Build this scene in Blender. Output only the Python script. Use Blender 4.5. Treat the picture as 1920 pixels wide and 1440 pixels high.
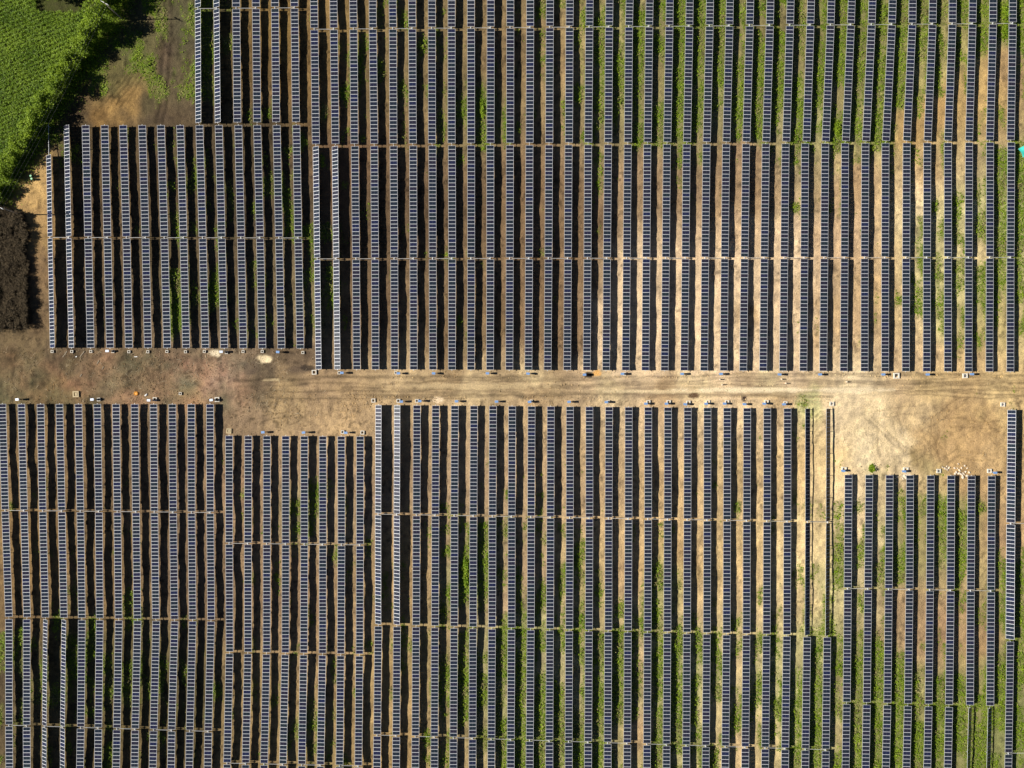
import bpy, bmesh, math, random
import numpy as np
from mathutils import Vector, Matrix

random.seed(7); rng = np.random.default_rng(11)
scene = bpy.context.scene
for o in list(bpy.data.objects): bpy.data.objects.remove(o)

# ------------------------------------------------------------------ camera, sky, sun, exposure
S = 7.2                                   # photograph pixels per metre on the ground
ALT = 1663.0 / S                          # camera height above the ground (231 m)
SUN_EL = math.radians(34.0)
cam_d = bpy.data.cameras.new('camera'); cam = bpy.data.objects.new('camera', cam_d)
scene.collection.objects.link(cam); scene.camera = cam
cam.location = (0, 0, ALT); cam.rotation_euler = (0, 0, 0)
cam_d.sensor_fit = 'HORIZONTAL'; cam_d.sensor_width = 36.0
cam_d.lens = 36.0 / (2 * (960.0 / 1663.0)); cam_d.clip_start = 1.0; cam_d.clip_end = 6000.0

world = bpy.data.worlds.new('World'); scene.world = world; world.use_nodes = True
wn = world.node_tree.nodes; wl = world.node_tree.links
for n in list(wn): wn.remove(n)
sky = wn.new('ShaderNodeTexSky'); sky.sky_type = 'NISHITA'; sky.sun_disc = False
sky.sun_elevation = SUN_EL; sky.sun_rotation = math.radians(-90); sky.air_density = 0.35; sky.dust_density = 0.0
bg = wn.new('ShaderNodeBackground'); bg.inputs['Strength'].default_value = 0.05
wo = wn.new('ShaderNodeOutputWorld')
wl.new(sky.outputs[0], bg.inputs[0]); wl.new(bg.outputs[0], wo.inputs[0])

sun_d = bpy.data.lights.new('sun', 'SUN'); sun = bpy.data.objects.new('sun', sun_d)
scene.collection.objects.link(sun)
sun_d.energy = 5.0; sun_d.angle = math.radians(0.5); sun_d.color = (1.0, 0.95, 0.86)
sun.rotation_euler = (0, -(math.pi / 2 - SUN_EL), 0); sun.location = (-80, 0, 120)

scene.view_settings.view_transform = 'Standard'; scene.view_settings.look = 'None'
scene.view_settings.exposure = 0.64; scene.view_settings.gamma = 1.0
scene.view_settings.use_curve_mapping = False

# ------------------------------------------------------------------ helpers
COL = scene.collection
def W(px, py, z=0.0):
    k = (ALT - z) / ALT / S
    return ((px - 960.0) * k, (720.0 - py) * k)
def tag(o, label=None, cat=None, group=None, kind=None):
    if label: o['label'] = label
    if cat: o['category'] = cat
    if group: o['group'] = group
    if kind: o['kind'] = kind
    return o
def link(name, mesh, parent=None, loc=(0, 0, 0), rot=(0, 0, 0), scale=(1, 1, 1)):
    o = bpy.data.objects.new(name, mesh); COL.objects.link(o)
    o.location = loc; o.rotation_euler = rot; o.scale = scale
    if parent is not None: o.parent = parent
    return o
def empty(name, loc, rot=(0, 0, 0)):
    o = bpy.data.objects.new(name, None); COL.objects.link(o); o.location = loc; o.rotation_euler = rot
    o.empty_display_size = 0.3
    return o
class MB:
    """collects simple shapes into one mesh"""
    def __init__(s): s.v = []; s.f = []; s.m = []
    def add(s, vs, fs, mi=0):
        b = len(s.v); s.v += [tuple(v) for v in vs]; s.f += [tuple(b + i for i in f) for f in fs]; s.m += [mi] * len(fs)
    def box(s, c, d, mi=0, taper=1.0, rz=0.0):
        x, y, z = d[0] / 2, d[1] / 2, d[2] / 2; vs = []
        for (sz, t) in ((-1, 1.0), (1, taper)):
            for sx, sy in ((-1, -1), (1, -1), (1, 1), (-1, 1)):
                a, b = sx * x * t, sy * y * t
                vs.append((c[0] + a * math.cos(rz) - b * math.sin(rz), c[1] + a * math.sin(rz) + b * math.cos(rz), c[2] + sz * z))
        s.add(vs, [(3, 2, 1, 0), (4, 5, 6, 7), (0, 1, 5, 4), (1, 2, 6, 5), (2, 3, 7, 6), (3, 0, 4, 7)], mi)
    def tube(s, p, q, r0, r1=None, n=8, mi=0, caps=True):
        r1 = r0 if r1 is None else r1
        p = Vector(p); q = Vector(q); d = (q - p).normalized()
        u = d.orthogonal().normalized(); w = d.cross(u)
        vs = []
        for c, r in ((p, r0), (q, r1)):
            for i in range(n):
                a = 2 * math.pi * i / n; vs.append(c + u * (r * math.cos(a)) + w * (r * math.sin(a)))
        fs = [(i, (i + 1) % n, n + (i + 1) % n, n + i) for i in range(n)]
        if caps: fs += [tuple(range(n - 1, -1, -1)), tuple(range(n, 2 * n))]
        s.add(vs, fs, mi)
    def mesh(s, name, mats, smooth=False, bevel=0):
        me = bpy.data.meshes.new(name); me.from_pydata(s.v, [], s.f)
        for m in mats: me.materials.append(m)
        me.polygons.foreach_set('material_index', s.m)
        if bevel:
            bm = bmesh.new(); bm.from_mesh(me)
            bmesh.ops.bevel(bm, geom=[e for e in bm.edges], offset=bevel, segments=1, affect='EDGES')
            bm.to_mesh(me); bm.free()
        if smooth: me.polygons.foreach_set('use_smooth', [True] * len(me.polygons))
        me.update(); return me
def quads_mesh(name, V, mat):
    """V: (n,4,3) array -> mesh of n separate quads"""
    n = len(V); me = bpy.data.meshes.new(name)
    me.vertices.add(4 * n); me.vertices.foreach_set('co', V.reshape(-1).astype(np.float32))
    me.loops.add(4 * n); me.loops.foreach_set('vertex_index', np.arange(4 * n, dtype=np.int32))
    me.polygons.add(n); me.polygons.foreach_set('loop_start', np.arange(0, 4 * n, 4, dtype=np.int32))
    me.materials.append(mat); me.update(calc_edges=True); return me
def leaves(c, length, width, up=0.5, az=None):
    """leaf quads (kite shaped, slightly folded) growing from points c; up = sine of the rise"""
    n = len(c); a = rng.uniform(0, 2 * math.pi, n) if az is None else az
    up = np.broadcast_to(up, (n,)); ch = np.sqrt(np.clip(1 - up ** 2, 0, 1))
    d = np.stack([np.cos(a) * ch, np.sin(a) * ch, up], 1)
    sd = np.stack([-np.sin(a), np.cos(a), rng.uniform(-.45, .45, n)], 1)
    L = np.broadcast_to(length, (n,))[:, None]; B = np.broadcast_to(width, (n,))[:, None]
    V = np.zeros((n, 4, 3)); V[:, 0] = c; V[:, 1] = c + d * L * .5 + sd * B * .5
    V[:, 2] = c + d * L; V[:, 3] = c + d * L * .5 - sd * B * .5
    V[:, 2, 2] -= (L[:, 0] * .12)
    return V
def hsh(ix, iy, seed):
    h = (ix.astype(np.int64) * 374761393 + iy.astype(np.int64) * 668265263 + seed * 974634541) & 0xffffffff
    h = ((h ^ (h >> 13)) * 1274126177) & 0xffffffff
    return ((h ^ (h >> 16)) & 0xffffff) / float(0xffffff)
def vn(x, y, sx, sy=None, seed=0):
    sy = sx if sy is None else sy
    u = np.asarray(x, float) / sx; v = np.asarray(y, float) / sy
    i = np.floor(u); j = np.floor(v); f = u - i; g = v - j
    f = f * f * (3 - 2 * f); g = g * g * (3 - 2 * g)
    i = i.astype(np.int64); j = j.astype(np.int64)
    return (hsh(i, j, seed) * (1 - f) + hsh(i + 1, j, seed) * f) * (1 - g) + (hsh(i, j + 1, seed) * (1 - f) + hsh(i + 1, j + 1, seed) * f) * g
def fbm(x, y, s, seed=0, oct=4, ay=1.0):
    t = 0; a = .5; tot = 0
    for k in range(oct):
        t = t + a * vn(x, y, s / 2 ** k, s * ay / 2 ** k, seed + 17 * k); tot += a; a *= .55
    return t / tot
def lin(c):
    c = np.asarray(c, float) / 255.0
    return np.where(c <= .04045, c / 12.92, ((c + .055) / 1.055) ** 2.4)
def smooth(a, b, x):
    t = np.clip((x - a) / (b - a), 0, 1); return t * t * (3 - 2 * t)
ORD = ['zeroth', 'first', 'second', 'third', 'fourth', 'fifth', 'sixth', 'seventh', 'eighth', 'ninth', 'tenth', 'eleventh', 'twelfth',
       'thirteenth', 'fourteenth', 'fifteenth', 'sixteenth', 'seventeenth', 'eighteenth', 'nineteenth', 'twentieth']
def ordw(n):
    if n <= 20: return ORD[n]
    t, u = divmod(n, 10); w = {2: 'twent', 3: 'thirt'}[t]
    return w + 'ieth' if u == 0 else w + 'y-' + ORD[u]

# ------------------------------------------------------------------ materials
def newmat(name):
    m = bpy.data.materials.new(name); m.use_nodes = True
    nt = m.node_tree; b = nt.nodes['Principled BSDF']; return m, nt.nodes, nt.links, b
def plain(name, col, rough=.6, metal=0.0, var=.12, scale=3.0, bump=0.0):
    m, n, l, b = newmat(name)
    tc = n.new('ShaderNodeTexCoord'); ns = n.new('ShaderNodeTexNoise'); ns.inputs['Scale'].default_value = scale; ns.inputs['Detail'].default_value = 5
    l.new(tc.outputs['Object'], ns.inputs['Vector'])
    mx = n.new('ShaderNodeMix'); mx.data_type = 'RGBA'
    mx.inputs[6].default_value = (*[c * (1 - var) for c in col], 1); mx.inputs[7].default_value = (*[min(1, c * (1 + var)) for c in col], 1)
    l.new(ns.outputs[0], mx.inputs[0]); l.new(mx.outputs[2], b.inputs['Base Color'])
    b.inputs['Roughness'].default_value = rough; b.inputs['Metallic'].default_value = metal
    if bump:
        bp = n.new('ShaderNodeBump'); bp.inputs['Strength'].default_value = bump; bp.inputs['Distance'].default_value = .03
        l.new(ns.outputs[0], bp.inputs['Height']); l.new(bp.outputs[0], b.inputs['Normal'])
    return m
M = {}
M['frame'] = plain('aluminium_frame', (.62, .63, .66), rough=.64, metal=.12, var=.08)
M['back'] = plain('dark_backsheet', (.025, .026, .03), rough=.6)
M['steel'] = plain('galvanised_steel', (.46, .47, .48), rough=.55, metal=.45, var=.15)
M['white'] = plain('white_paint', (.8, .8, .78), rough=.45, var=.06)
M['shaft'] = plain('galvanised_shaft', (.62, .62, .60), rough=.5, metal=.2, var=.1)
M['conc'] = plain('concrete', (.62, .58, .5), rough=.9, var=.15, scale=6, bump=.4)
M['dark'] = plain('dark_soil', (.03, .026, .022), rough=1)  # near-black: shade inside the pits painted into their floors; also cable ducts
M['lid'] = plain('pit_lid', (.16, .17, .2), rough=.6)
M['tan'] = plain('raw_plaster', (.5, .4, .24), rough=.9, var=.15, bump=.3)
M['blue'] = plain('blue_grey_paint', (.17, .29, .52), rough=.35, metal=.1, var=.2)  # blue-grey tone of most cabinets and hoods
M['pale'] = plain('pale_grey_paint', (.55, .62, .74), rough=.35, var=.08)  # paler tone for the cabinets at the left
M['stone'] = plain('pale_stone', (.66, .55, .42), rough=.95, var=.25, scale=5, bump=.5)
M['bark'] = plain('bark', (.10, .075, .05), rough=.95, var=.3, scale=8, bump=.6)
M['wood'] = plain('weathered_wood', (.34, .28, .2), rough=.9, var=.25, scale=6)
M['teal'] = plain('teal_tarpaulin', (.06, .62, .52), rough=.55, var=.15, bump=.3)
M['green'] = plain('green_plastic', (.35, .68, .40), rough=.4, var=.1)
M['dgreen'] = plain('dark_green_plastic', (.02, .12, .04), rough=.4, var=.1)  # drum sides: shaded side of the green plastic painted in as a darker tone
M['wire'] = plain('bare_cable', (.10, .10, .10), rough=.5, metal=.4)
M['orange'] = plain('orange_plastic', (.75, .30, .03), rough=.5)

m, n, l, b = newmat('solar_glass'); M['glass'] = m
oi = n.new('ShaderNodeObjectInfo'); rp = n.new('ShaderNodeValToRGB'); rp.color_ramp.interpolation = 'LINEAR'
for i, (p, c) in enumerate([(0, (.009, .018, .026)), (.3, (.009, .016, .034)), (.55, (.011, .016, .030)), (.8, (.015, .014, .030)), (1.0, (.008, .014, .052))]):
    e = rp.color_ramp.elements[i] if i < 2 else rp.color_ramp.elements.new(p)
    e.position = p; e.color = (*c, 1)
l.new(oi.outputs['Random'], rp.inputs[0])
tc = n.new('ShaderNodeTexCoord'); sp = n.new('ShaderNodeSeparateXYZ'); l.new(tc.outputs['Object'], sp.inputs[0])
def mnode(op, a, bb=None):
    q = n.new('ShaderNodeMath'); q.operation = op
    for k, x in enumerate((a, bb)):
        if x is None: continue
        if isinstance(x, (int, float)): q.inputs[k].default_value = x
        else: l.new(x, q.inputs[k])
    return q.outputs[0]
cl = mnode('LESS_THAN', mnode('ABSOLUTE', sp.outputs[0]), .014)
gx = mnode('LESS_THAN', mnode('ABSOLUTE', mnode('SUBTRACT', mnode('FRACT', mnode('MULTIPLY', sp.outputs[0], 6.32)), .5)), .03)
gy = mnode('LESS_THAN', mnode('ABSOLUTE', mnode('SUBTRACT', mnode('FRACT', mnode('ADD', mnode('MULTIPLY', sp.outputs[1], 6.3), .0)), .5)), .03)
grid = mnode('ADD', mnode('MULTIPLY', mnode('MAXIMUM', gx, gy), .035), mnode('MULTIPLY', cl, .13))
ns = n.new('ShaderNodeTexNoise'); ns.inputs['Scale'].default_value = 1.3; l.new(tc.outputs['Object'], ns.inputs['Vector'])
dust = n.new('ShaderNodeMix'); dust.data_type = 'RGBA'; dust.inputs[7].default_value = (.30, .28, .26, 1)
l.new(rp.outputs[0], dust.inputs[6]); l.new(mnode('MULTIPLY', ns.outputs[0], .035), dust.inputs[0])
mx = n.new('ShaderNodeMix'); mx.data_type = 'RGBA'; mx.inputs[7].default_value = (.62, .64, .68, 1)
l.new(dust.outputs[2], mx.inputs[6]); l.new(grid, mx.inputs[0]); l.new(mx.outputs[2], b.inputs['Base Color'])
b.inputs['Roughness'].default_value = .14; b.inputs['IOR'].default_value = 1.45

def leafmat(name, c0, c1, sc=.25, rough=.55, trans=.25):
    m, n, l, b = newmat(name)
    ge = n.new('ShaderNodeNewGeometry'); ns = n.new('ShaderNodeTexNoise'); ns.inputs['Scale'].default_value = sc; ns.inputs['Detail'].default_value = 3
    l.new(ge.outputs['Position'], ns.inputs['Vector'])
    ad = n.new('ShaderNodeMath'); ad.operation = 'MULTIPLY_ADD'; ad.inputs[1].default_value = .55
    l.new(ge.outputs['Random Per Island'], ad.inputs[0])
    mm = n.new('ShaderNodeMath'); mm.operation = 'MULTIPLY_ADD'; mm.inputs[1].default_value = 1.2; mm.inputs[2].default_value = -.35
    l.new(ns.outputs[0], mm.inputs[0]); l.new(mm.outputs[0], ad.inputs[2])
    mx = n.new('ShaderNodeMix'); mx.data_type = 'RGBA'; mx.inputs[6].default_value = (*c0, 1); mx.inputs[7].default_value = (*c1, 1)
    l.new(ad.outputs[0], mx.inputs[0]); l.new(mx.outputs[2], b.inputs['Base Color'])
    b.inputs['Roughness'].default_value = rough; b.inputs['Specular IOR Level'].default_value = .15
    tr = n.new('ShaderNodeBsdfTranslucent'); l.new(mx.outputs[2], tr.inputs[0])
    ms = n.new('ShaderNodeMixShader'); ms.inputs[0].default_value = trans
    l.new(b.outputs[0], ms.inputs[1]); l.new(tr.outputs[0], ms.inputs[2])
    l.new(ms.outputs[0], n['Material Output'].inputs[0]); return m
M['weed'] = leafmat('weed_leaves', (.085, .18, .008), (.32, .42, .03), trans=.3)
M['drystalk'] = leafmat('dry_weed', (.16, .13, .05), (.42, .36, .16), sc=.5, rough=.8, trans=.2)
M['crop'] = leafmat('crop_leaves', (.035, .10, .005), (.28, .40, .03), sc=.14)
M['hedge'] = leafmat('hedge_leaves', (.06, .12, .007), (.29, .40, .022), sc=.45, trans=.3)
M['straw'] = leafmat('straw', (.20, .15, .09), (.55, .45, .30), sc=1.0, rough=.9, trans=.05)
M['dry'] = leafmat('dry_stalks', (.026, .020, .013), (.14, .105, .062), sc=.6, rough=.9, trans=.1)

# ------------------------------------------------------------------ soil colours and green cover, by place
SOIL = [  # x, y in the photograph's frame, soil as seen in full sun
 (60, 690, 120, 102, 72), (200, 700, 134, 110, 80), (300, 720, 136, 112, 82), (420, 700, 138, 116, 92), (100, 740, 140, 112, 76), (20, 640, 128, 106, 74), (140, 665, 130, 108, 80), (350, 680, 132, 110, 84), (360, 745, 140, 114, 80), (395, 665, 150, 125, 95),
 (450, 760, 140, 115, 86), (540, 740, 178, 148, 104), (640, 770, 192, 158, 112), (600, 715, 180, 148, 108), (500, 690, 116, 96, 74), (570, 690, 112, 92, 70),
 (760, 720, 208, 176, 128), (880, 720, 208, 178, 130), (1000, 720, 210, 182, 134), (1150, 722, 214, 186, 138), (1300, 722, 226, 196, 146), (1450, 725, 232, 203, 152),
 (1600, 735, 234, 205, 158), (1750, 735, 214, 180, 124), (1880, 735, 218, 184, 126), (1900, 800, 205, 170, 112),
 (760, 745, 176, 146, 104), (1000, 748, 180, 148, 106), (1250, 748, 192, 158, 114), (1450, 750, 200, 166, 118), (850, 699, 160, 132, 94), (1100, 698, 205, 172, 128), (1400, 700, 218, 184, 138), (1700, 704, 214, 180, 132),
 (1640, 800, 224, 196, 148), (1620, 850, 228, 202, 156), (1690, 850, 226, 198, 150), (1770, 800, 200, 164, 112), (1800, 830, 186, 150, 98), (1850, 850, 196, 160, 108), (1720, 780, 212, 180, 130),
 (480, 100, 128, 100, 58), (520, 60, 150, 118, 62), (560, 150, 146, 112, 64), (600, 100, 150, 118, 70), (640, 60, 150, 120, 70), (680, 150, 146, 112, 76), (760, 100, 150, 122, 82),
 (850, 150, 148, 120, 80), (950, 120, 158, 128, 86), (1030, 150, 166, 136, 92), (1110, 100, 172, 140, 92), (1200, 150, 150, 124, 80), (1300, 120, 150, 122, 76), (1450, 120, 146, 118, 74), (1600, 120, 140, 116, 72),
 (1700, 240, 178, 140, 84), (1760, 200, 184, 146, 88), (1850, 180, 196, 156, 96), (1900, 160, 170, 138, 94), (1840, 80, 176, 142, 84),
 (620, 330, 130, 98, 70), (700, 420, 112, 88, 62), (800, 400, 114, 90, 64), (900, 400, 126, 100, 70), (1000, 380, 138, 108, 74), (1100, 400, 140, 110, 76), (1200, 340, 156, 128, 92), (1320, 340, 160, 130, 96),
 (1450, 340, 172, 142, 104), (1600, 340, 182, 148, 104), (1750, 320, 186, 152, 102), (1850, 320, 170, 138, 102),
 (700, 600, 128, 100, 70), (820, 620, 132, 104, 72), (920, 600, 134, 106, 72), (1030, 560, 146, 114, 78), (1080, 600, 160, 126, 90), (1135, 560, 212, 180, 138), (1200, 500, 220, 188, 146), (1300, 480, 214, 180, 138), (1390, 430, 216, 180, 136), (1280, 600, 218, 184, 140),
 (1400, 600, 204, 168, 118), (1480, 560, 214, 180, 136), (1570, 460, 210, 174, 130), (1560, 600, 206, 170, 122), (1650, 560, 200, 164, 114), (1730, 400, 232, 202, 152), (1730, 540, 226, 192, 140), (1760, 360, 214, 182, 130), (1800, 480, 222, 188, 136), (1850, 600, 190, 156, 104), (1840, 400, 222, 190, 140),
 (300, 300, 104, 84, 60), (150, 400, 100, 80, 58), (300, 450, 96, 78, 56), (450, 400, 98, 80, 60), (200, 580, 100, 82, 60), (400, 580, 98, 80, 58), (560, 400, 104, 84, 62), (75, 350, 208, 166, 100), (76, 420, 190, 150, 92), (80, 500, 142, 112, 76), (75, 590, 132, 106, 74),
 (330, 60, 108, 88, 70), (310, 140, 104, 86, 66), (340, 200, 106, 88, 64), (250, 190, 164, 128, 72), (225, 205, 178, 138, 76), (262, 172, 142, 112, 66), (200, 222, 140, 106, 58), (285, 165, 112, 92, 62), (288, 195, 108, 90, 62), (170, 240, 100, 82, 56), (150, 250, 96, 78, 54), (212, 165, 120, 100, 60), (240, 228, 110, 88, 58), (300, 225, 100, 82, 62), (240, 100, 110, 96, 58),
 (60, 850, 150, 120, 80), (200, 850, 134, 108, 76), (350, 850, 132, 106, 78), (60, 1050, 150, 118, 74), (200, 1080, 140, 112, 74), (350, 1080, 134, 108, 80), (60, 1300, 120, 98, 66), (200, 1300, 112, 92, 58), (350, 1320, 104, 88, 56), (5, 1290, 100, 80, 58),
 (440, 900, 150, 120, 88), (560, 900, 162, 132, 98), (660, 950, 168, 138, 104), (560, 1120, 156, 124, 90), (640, 1200, 172, 140, 98), (480, 1330, 150, 122, 80), (640, 1350, 160, 130, 84),
 (760, 850, 164, 134, 98), (880, 900, 172, 142, 106), (1000, 880, 184, 152, 112), (1120, 880, 188, 156, 112), (1250, 900, 194, 160, 110), (1380, 900, 204, 170, 116), (1490, 880, 214, 178, 120), (1545, 860, 220, 188, 132),
 (740, 1080, 170, 138, 92), (880, 1080, 160, 130, 98), (1000, 1080, 178, 144, 108), (1120, 1060, 196, 160, 112), (1250, 1040, 200, 162, 106), (1400, 1040, 218, 182, 122), (1500, 1040, 226, 192, 136), (1545, 1060, 208, 178, 128),
 (740, 1260, 172, 140, 90), (860, 1300, 162, 132, 92), (1000, 1240, 190, 158, 122), (1150, 1280, 188, 154, 114), (1290, 1260, 196, 162, 120), (1400, 1280, 206, 172, 124), (1480, 1200, 206, 174, 124), (1400, 1420, 206, 172, 122), (1200, 1420, 186, 152, 106), (740, 1420, 172, 138, 88),
 (1590, 930, 226, 196, 148), (1640, 960, 208, 178, 132), (1620, 1060, 204, 172, 130), (1720, 1000, 166, 136, 90), (1830, 960, 190, 154, 104), (1700, 1120, 166, 134, 96), (1800, 1180, 164, 130, 92), (1840, 1260, 160, 128, 84), (1640, 1230, 170, 138, 96), (1720, 1400, 160, 136, 78), (1880, 1000, 190, 152, 106), (1905, 1150, 170, 134, 92), (1900, 1400, 150, 138, 84)]
GREEN = [  # x, y, cover 0..1
 (240, 90, .95), (225, 130, .8), (270, 140, .7), (300, 30, .5), (285, 190, .55), (325, 180, .5), (340, 90, .75), (350, 20, .9), (312, 110, .12), (310, 210, .15), (330, 225, .2), (250, 195, .05), (225, 215, .03), (345, 220, .25), (195, 225, .1),
 (500, 100, .05), (600, 100, .08), (690, 150, .45), (760, 120, .35), (830, 60, .35), (905, 200, .6), (940, 120, .2), (1000, 120, .25), (1060, 120, .2), (1095, 120, .5), (1130, 130, .8), (1165, 180, .6), (1200, 120, .75), (1240, 140, .55), (1280, 150, .85), (1310, 100, .9), (1350, 130, .8), (1400, 120, .6), (1420, 180, .9), (1470, 100, .55), (1500, 180, .75), (1540, 100, .6), (1580, 200, .55), (1620, 80, .8), (1650, 120, .9), (1690, 160, .85), (1730, 60, .9), (1770, 100, .7), (1800, 80, .7), (1850, 40, .8), (1885, 30, 1), (1915, 60, 1), (1650, 230, .8), (1570, 250, .9), (1700, 240, .25), (1760, 200, .15), (1800, 170, .3), (1850, 160, .3), (1890, 130, .1), (1740, 150, .7), (1870, 230, .35),
 (700, 330, .08), (800, 380, .04), (1000, 350, .04), (1200, 380, .03), (1400, 330, .03), (1600, 350, .03), (1570, 300, .4), (1730, 340, .15), (1800, 400, .6), (1760, 520, .6), (1800, 300, .35), (1840, 370, .55), (1840, 470, .4), (1885, 350, .9), (1880, 440, .95), (1915, 400, 1), (1915, 500, .7), (1840, 560, .65), (1770, 600, .6), (1890, 600, .5), (1690, 590, .3), (1600, 500, .05), (1500, 500, .04), (1300, 500, .02), (1200, 600, .02), (900, 550, .08), (870, 640, .35), (700, 600, .05),
 (130, 400, .12), (230, 380, .1), (330, 400, .3), (340, 580, .9), (320, 480, .5), (400, 560, .45), (400, 400, .4), (470, 600, .5), (470, 340, .35), (545, 350, .4), (550, 480, .5), (590, 590, .65), (540, 600, .5), (200, 560, .25), (110, 630, .3),
 (100, 700, .12), (250, 700, .1), (400, 720, .04), (600, 740, .04), (900, 720, 0), (1200, 720, 0), (1500, 720, 0), (1750, 800, .03), (1845, 775, .3), (1630, 800, .02), (1500, 752, .75), (1530, 752, .7), (1640, 880, .4), (1600, 870, .15), (1740, 880, .35), (1770, 880, .4),
 (60, 900, .15), (200, 900, .12), (350, 900, .12), (60, 1100, .12), (200, 1060, .12), (350, 1080, .1), (60, 1250, .45), (130, 1300, .55), (160, 1255, .7), (200, 1300, .45), (270, 1230, .6), (350, 1300, .4), (300, 1400, .3), (160, 1400, .4),
 (480, 950, .2), (560, 960, .65), (480, 1050, .15), (560, 1100, .2), (640, 1000, .3), (640, 1150, .12), (550, 1280, .3), (590, 1380, .5), (480, 1380, .3), (640, 1330, .2), (690, 1300, .25),
 (760, 900, .06), (900, 880, .12), (1050, 880, .08), (1200, 880, .08), (1350, 850, .25), (1380, 900, .2), (1460, 860, .05), (760, 1080, .12), (840, 1020, .3), (880, 1075, .9), (850, 1180, .3), (940, 1130, .3), (1000, 1050, .3), (1060, 1100, .45), (1110, 1100, .45), (1240, 1110, .75), (1180, 1080, .12), (1300, 1000, .12), (1310, 1120, .25), (1400, 1080, .12), (1430, 1110, .3), (1500, 1020, .25), (1545, 1000, .3), (1560, 1100, .55), (1510, 1120, .3),
 (760, 1300, .15), (800, 1260, .4), (840, 1240, .4), (870, 1260, .7), (870, 1200, .6), (905, 1290, .8), (945, 1190, .75), (950, 1270, .6), (980, 1190, .8), (980, 1280, .85), (1010, 1270, .55), (1050, 1270, .6), (1090, 1280, .6), (1130, 1270, .75), (1165, 1270, .65), (1240, 1250, .85), (1200, 1250, .25), (1280, 1290, .75), (1310, 1260, .65), (1340, 1240, .55), (1390, 1230, .35), (1430, 1270, .6), (1360, 1330, .45), (1490, 1230, .6), (1490, 1300, .85), (1525, 1250, .9), (1540, 1330, .9), (1560, 1200, .7), (1570, 1280, .5), (980, 1380, .9), (1015, 1380, .85), (1050, 1400, .85), (1090, 1400, .9), (1130, 1400, .9), (1165, 1400, .6), (1200, 1380, .2), (1240, 1400, .7), (1270, 1400, .75), (1310, 1400, .6), (1390, 1400, .25), (1440, 1400, .4), (1490, 1400, .65), (1530, 1410, .8), (1570, 1380, .5), (900, 1400, .5), (860, 1420, .35), (740, 1410, .25),
 (1610, 960, .25), (1640, 1030, .45), (1690, 1040, .7), (1690, 960, .5), (1730, 1000, .55), (1770, 960, .95), (1800, 1010, .9), (1840, 1020, .4), (1610, 1160, .5), (1650, 1180, .4), (1650, 1260, .8), (1690, 1150, .25), (1720, 1200, .15), (1760, 1180, .15), (1800, 1150, .3), (1840, 1100, .5), (1840, 1200, .2), (1610, 1330, .75), (1650, 1400, .85), (1690, 1300, .8), (1690, 1400, .8), (1730, 1330, .7), (1770, 1330, .95), (1770, 1420, .75), (1800, 1340, .85), (1840, 1360, .85), (1840, 1430, .8), (1880, 1260, .8), (1880, 1330, .85), (1910, 1120, .9), (1912, 1250, .75), (1912, 1390, .85), (1880, 1400, .7), (1880, 1000, .2)]
SOIL += [(x, y, 220, 188, 146) for x in (1125, 1170, 1230, 1300, 1360, 1420, 1480) for y in (455, 510, 570, 630, 680) if y > 560 - (x - 1100) * .28] + [(x, y, 146, 115, 80) for x in (1000, 1040, 1080, 1100) for y in (460, 520, 580, 640)] + [(x, y, 156, 126, 90) for x in (1200, 1280, 1350, 1420) for y in (300, 360)] + [(x, 252, 100, 82, 58) for x in (130, 180, 230, 280, 330, 400, 480)]
GREEN += [(235, 60, .9), (255, 110, .9), (215, 150, .7), (262, 60, .8), (280, 100, .75), (345, 60, .85), (335, 130, .6)] + [(x, y, 0.0) for x, y in [(1650, 850), (1700, 850), (1780, 850), (1830, 855), (1620, 820), (1680, 790), (1760, 770), (1820, 810), (1860, 840), (1700, 870), (1800, 872), (1600, 735), (1700, 735), (1850, 735), (1400, 735), (1650, 705), (1550, 705), (1750, 705), (1450, 705), (1560, 740), (1600, 765), (1860, 790), (700, 720), (500, 760), (560, 800), (480, 720), (640, 790), (450, 740), (1590, 850), (1580, 800), (660, 705), (560, 690)] + [(x, y) for x in range(690, 1480, 60) for y in (700, 735, 750)] + [(x, y) for x in range(20, 440, 50) for y in (672, 700, 738)] + [(85, 600), (80, 640), (85, 560)]]
SOIL += [(x, y, 182, 146, 96) for x, y in [(1780, 795), (1800, 815), (1760, 825), (1790, 840), (1825, 800), (1840, 825), (1815, 860), (1850, 800)]] + [(1712, 858, 150, 126, 82), (1735, 820, 196, 160, 108)]
SOIL = np.array(SOIL, float); SOIL[(SOIL[:, 0] < 1105) & (SOIL[:, 1] < 690), 2:5] *= .90; SOIL[(SOIL[:, 0] < 420) & (SOIL[:, 1] > 800), 2:5] *= .94; GREEN = np.array(GREEN, float); GREEN[(GREEN[:, 0] < 620) & (GREEN[:, 1] > 240), 2] *= .8; GREEN[(GREEN[:, 0] < 360) & (GREEN[:, 1] < 240), 2] *= .78
def idw(px, py, pts, cols, p=2.6):
    out = np.zeros(px.shape + (cols.shape[1],)); w = np.zeros(px.shape)
    for (x, y), c in zip(pts, cols):
        d = ((px - x) ** 2 + (py - y) ** 2 * .55 + 60.0) ** (-p / 2 * 1.35)
        w += d; out += d[..., None] * c
    return out / w[..., None]
def green_at(px, py):
    g = idw(px, py, GREEN[:, :2], GREEN[:, 2:3])[..., 0]
    X = px / S; Y = py / S
    nz = fbm(X, Y, 3.2, 5, 4, 1.9)
    return np.clip(smooth(.0, .34, nz - (.80 - .62 * g)), 0, 1) * smooth(.02, .1, g)
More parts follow.
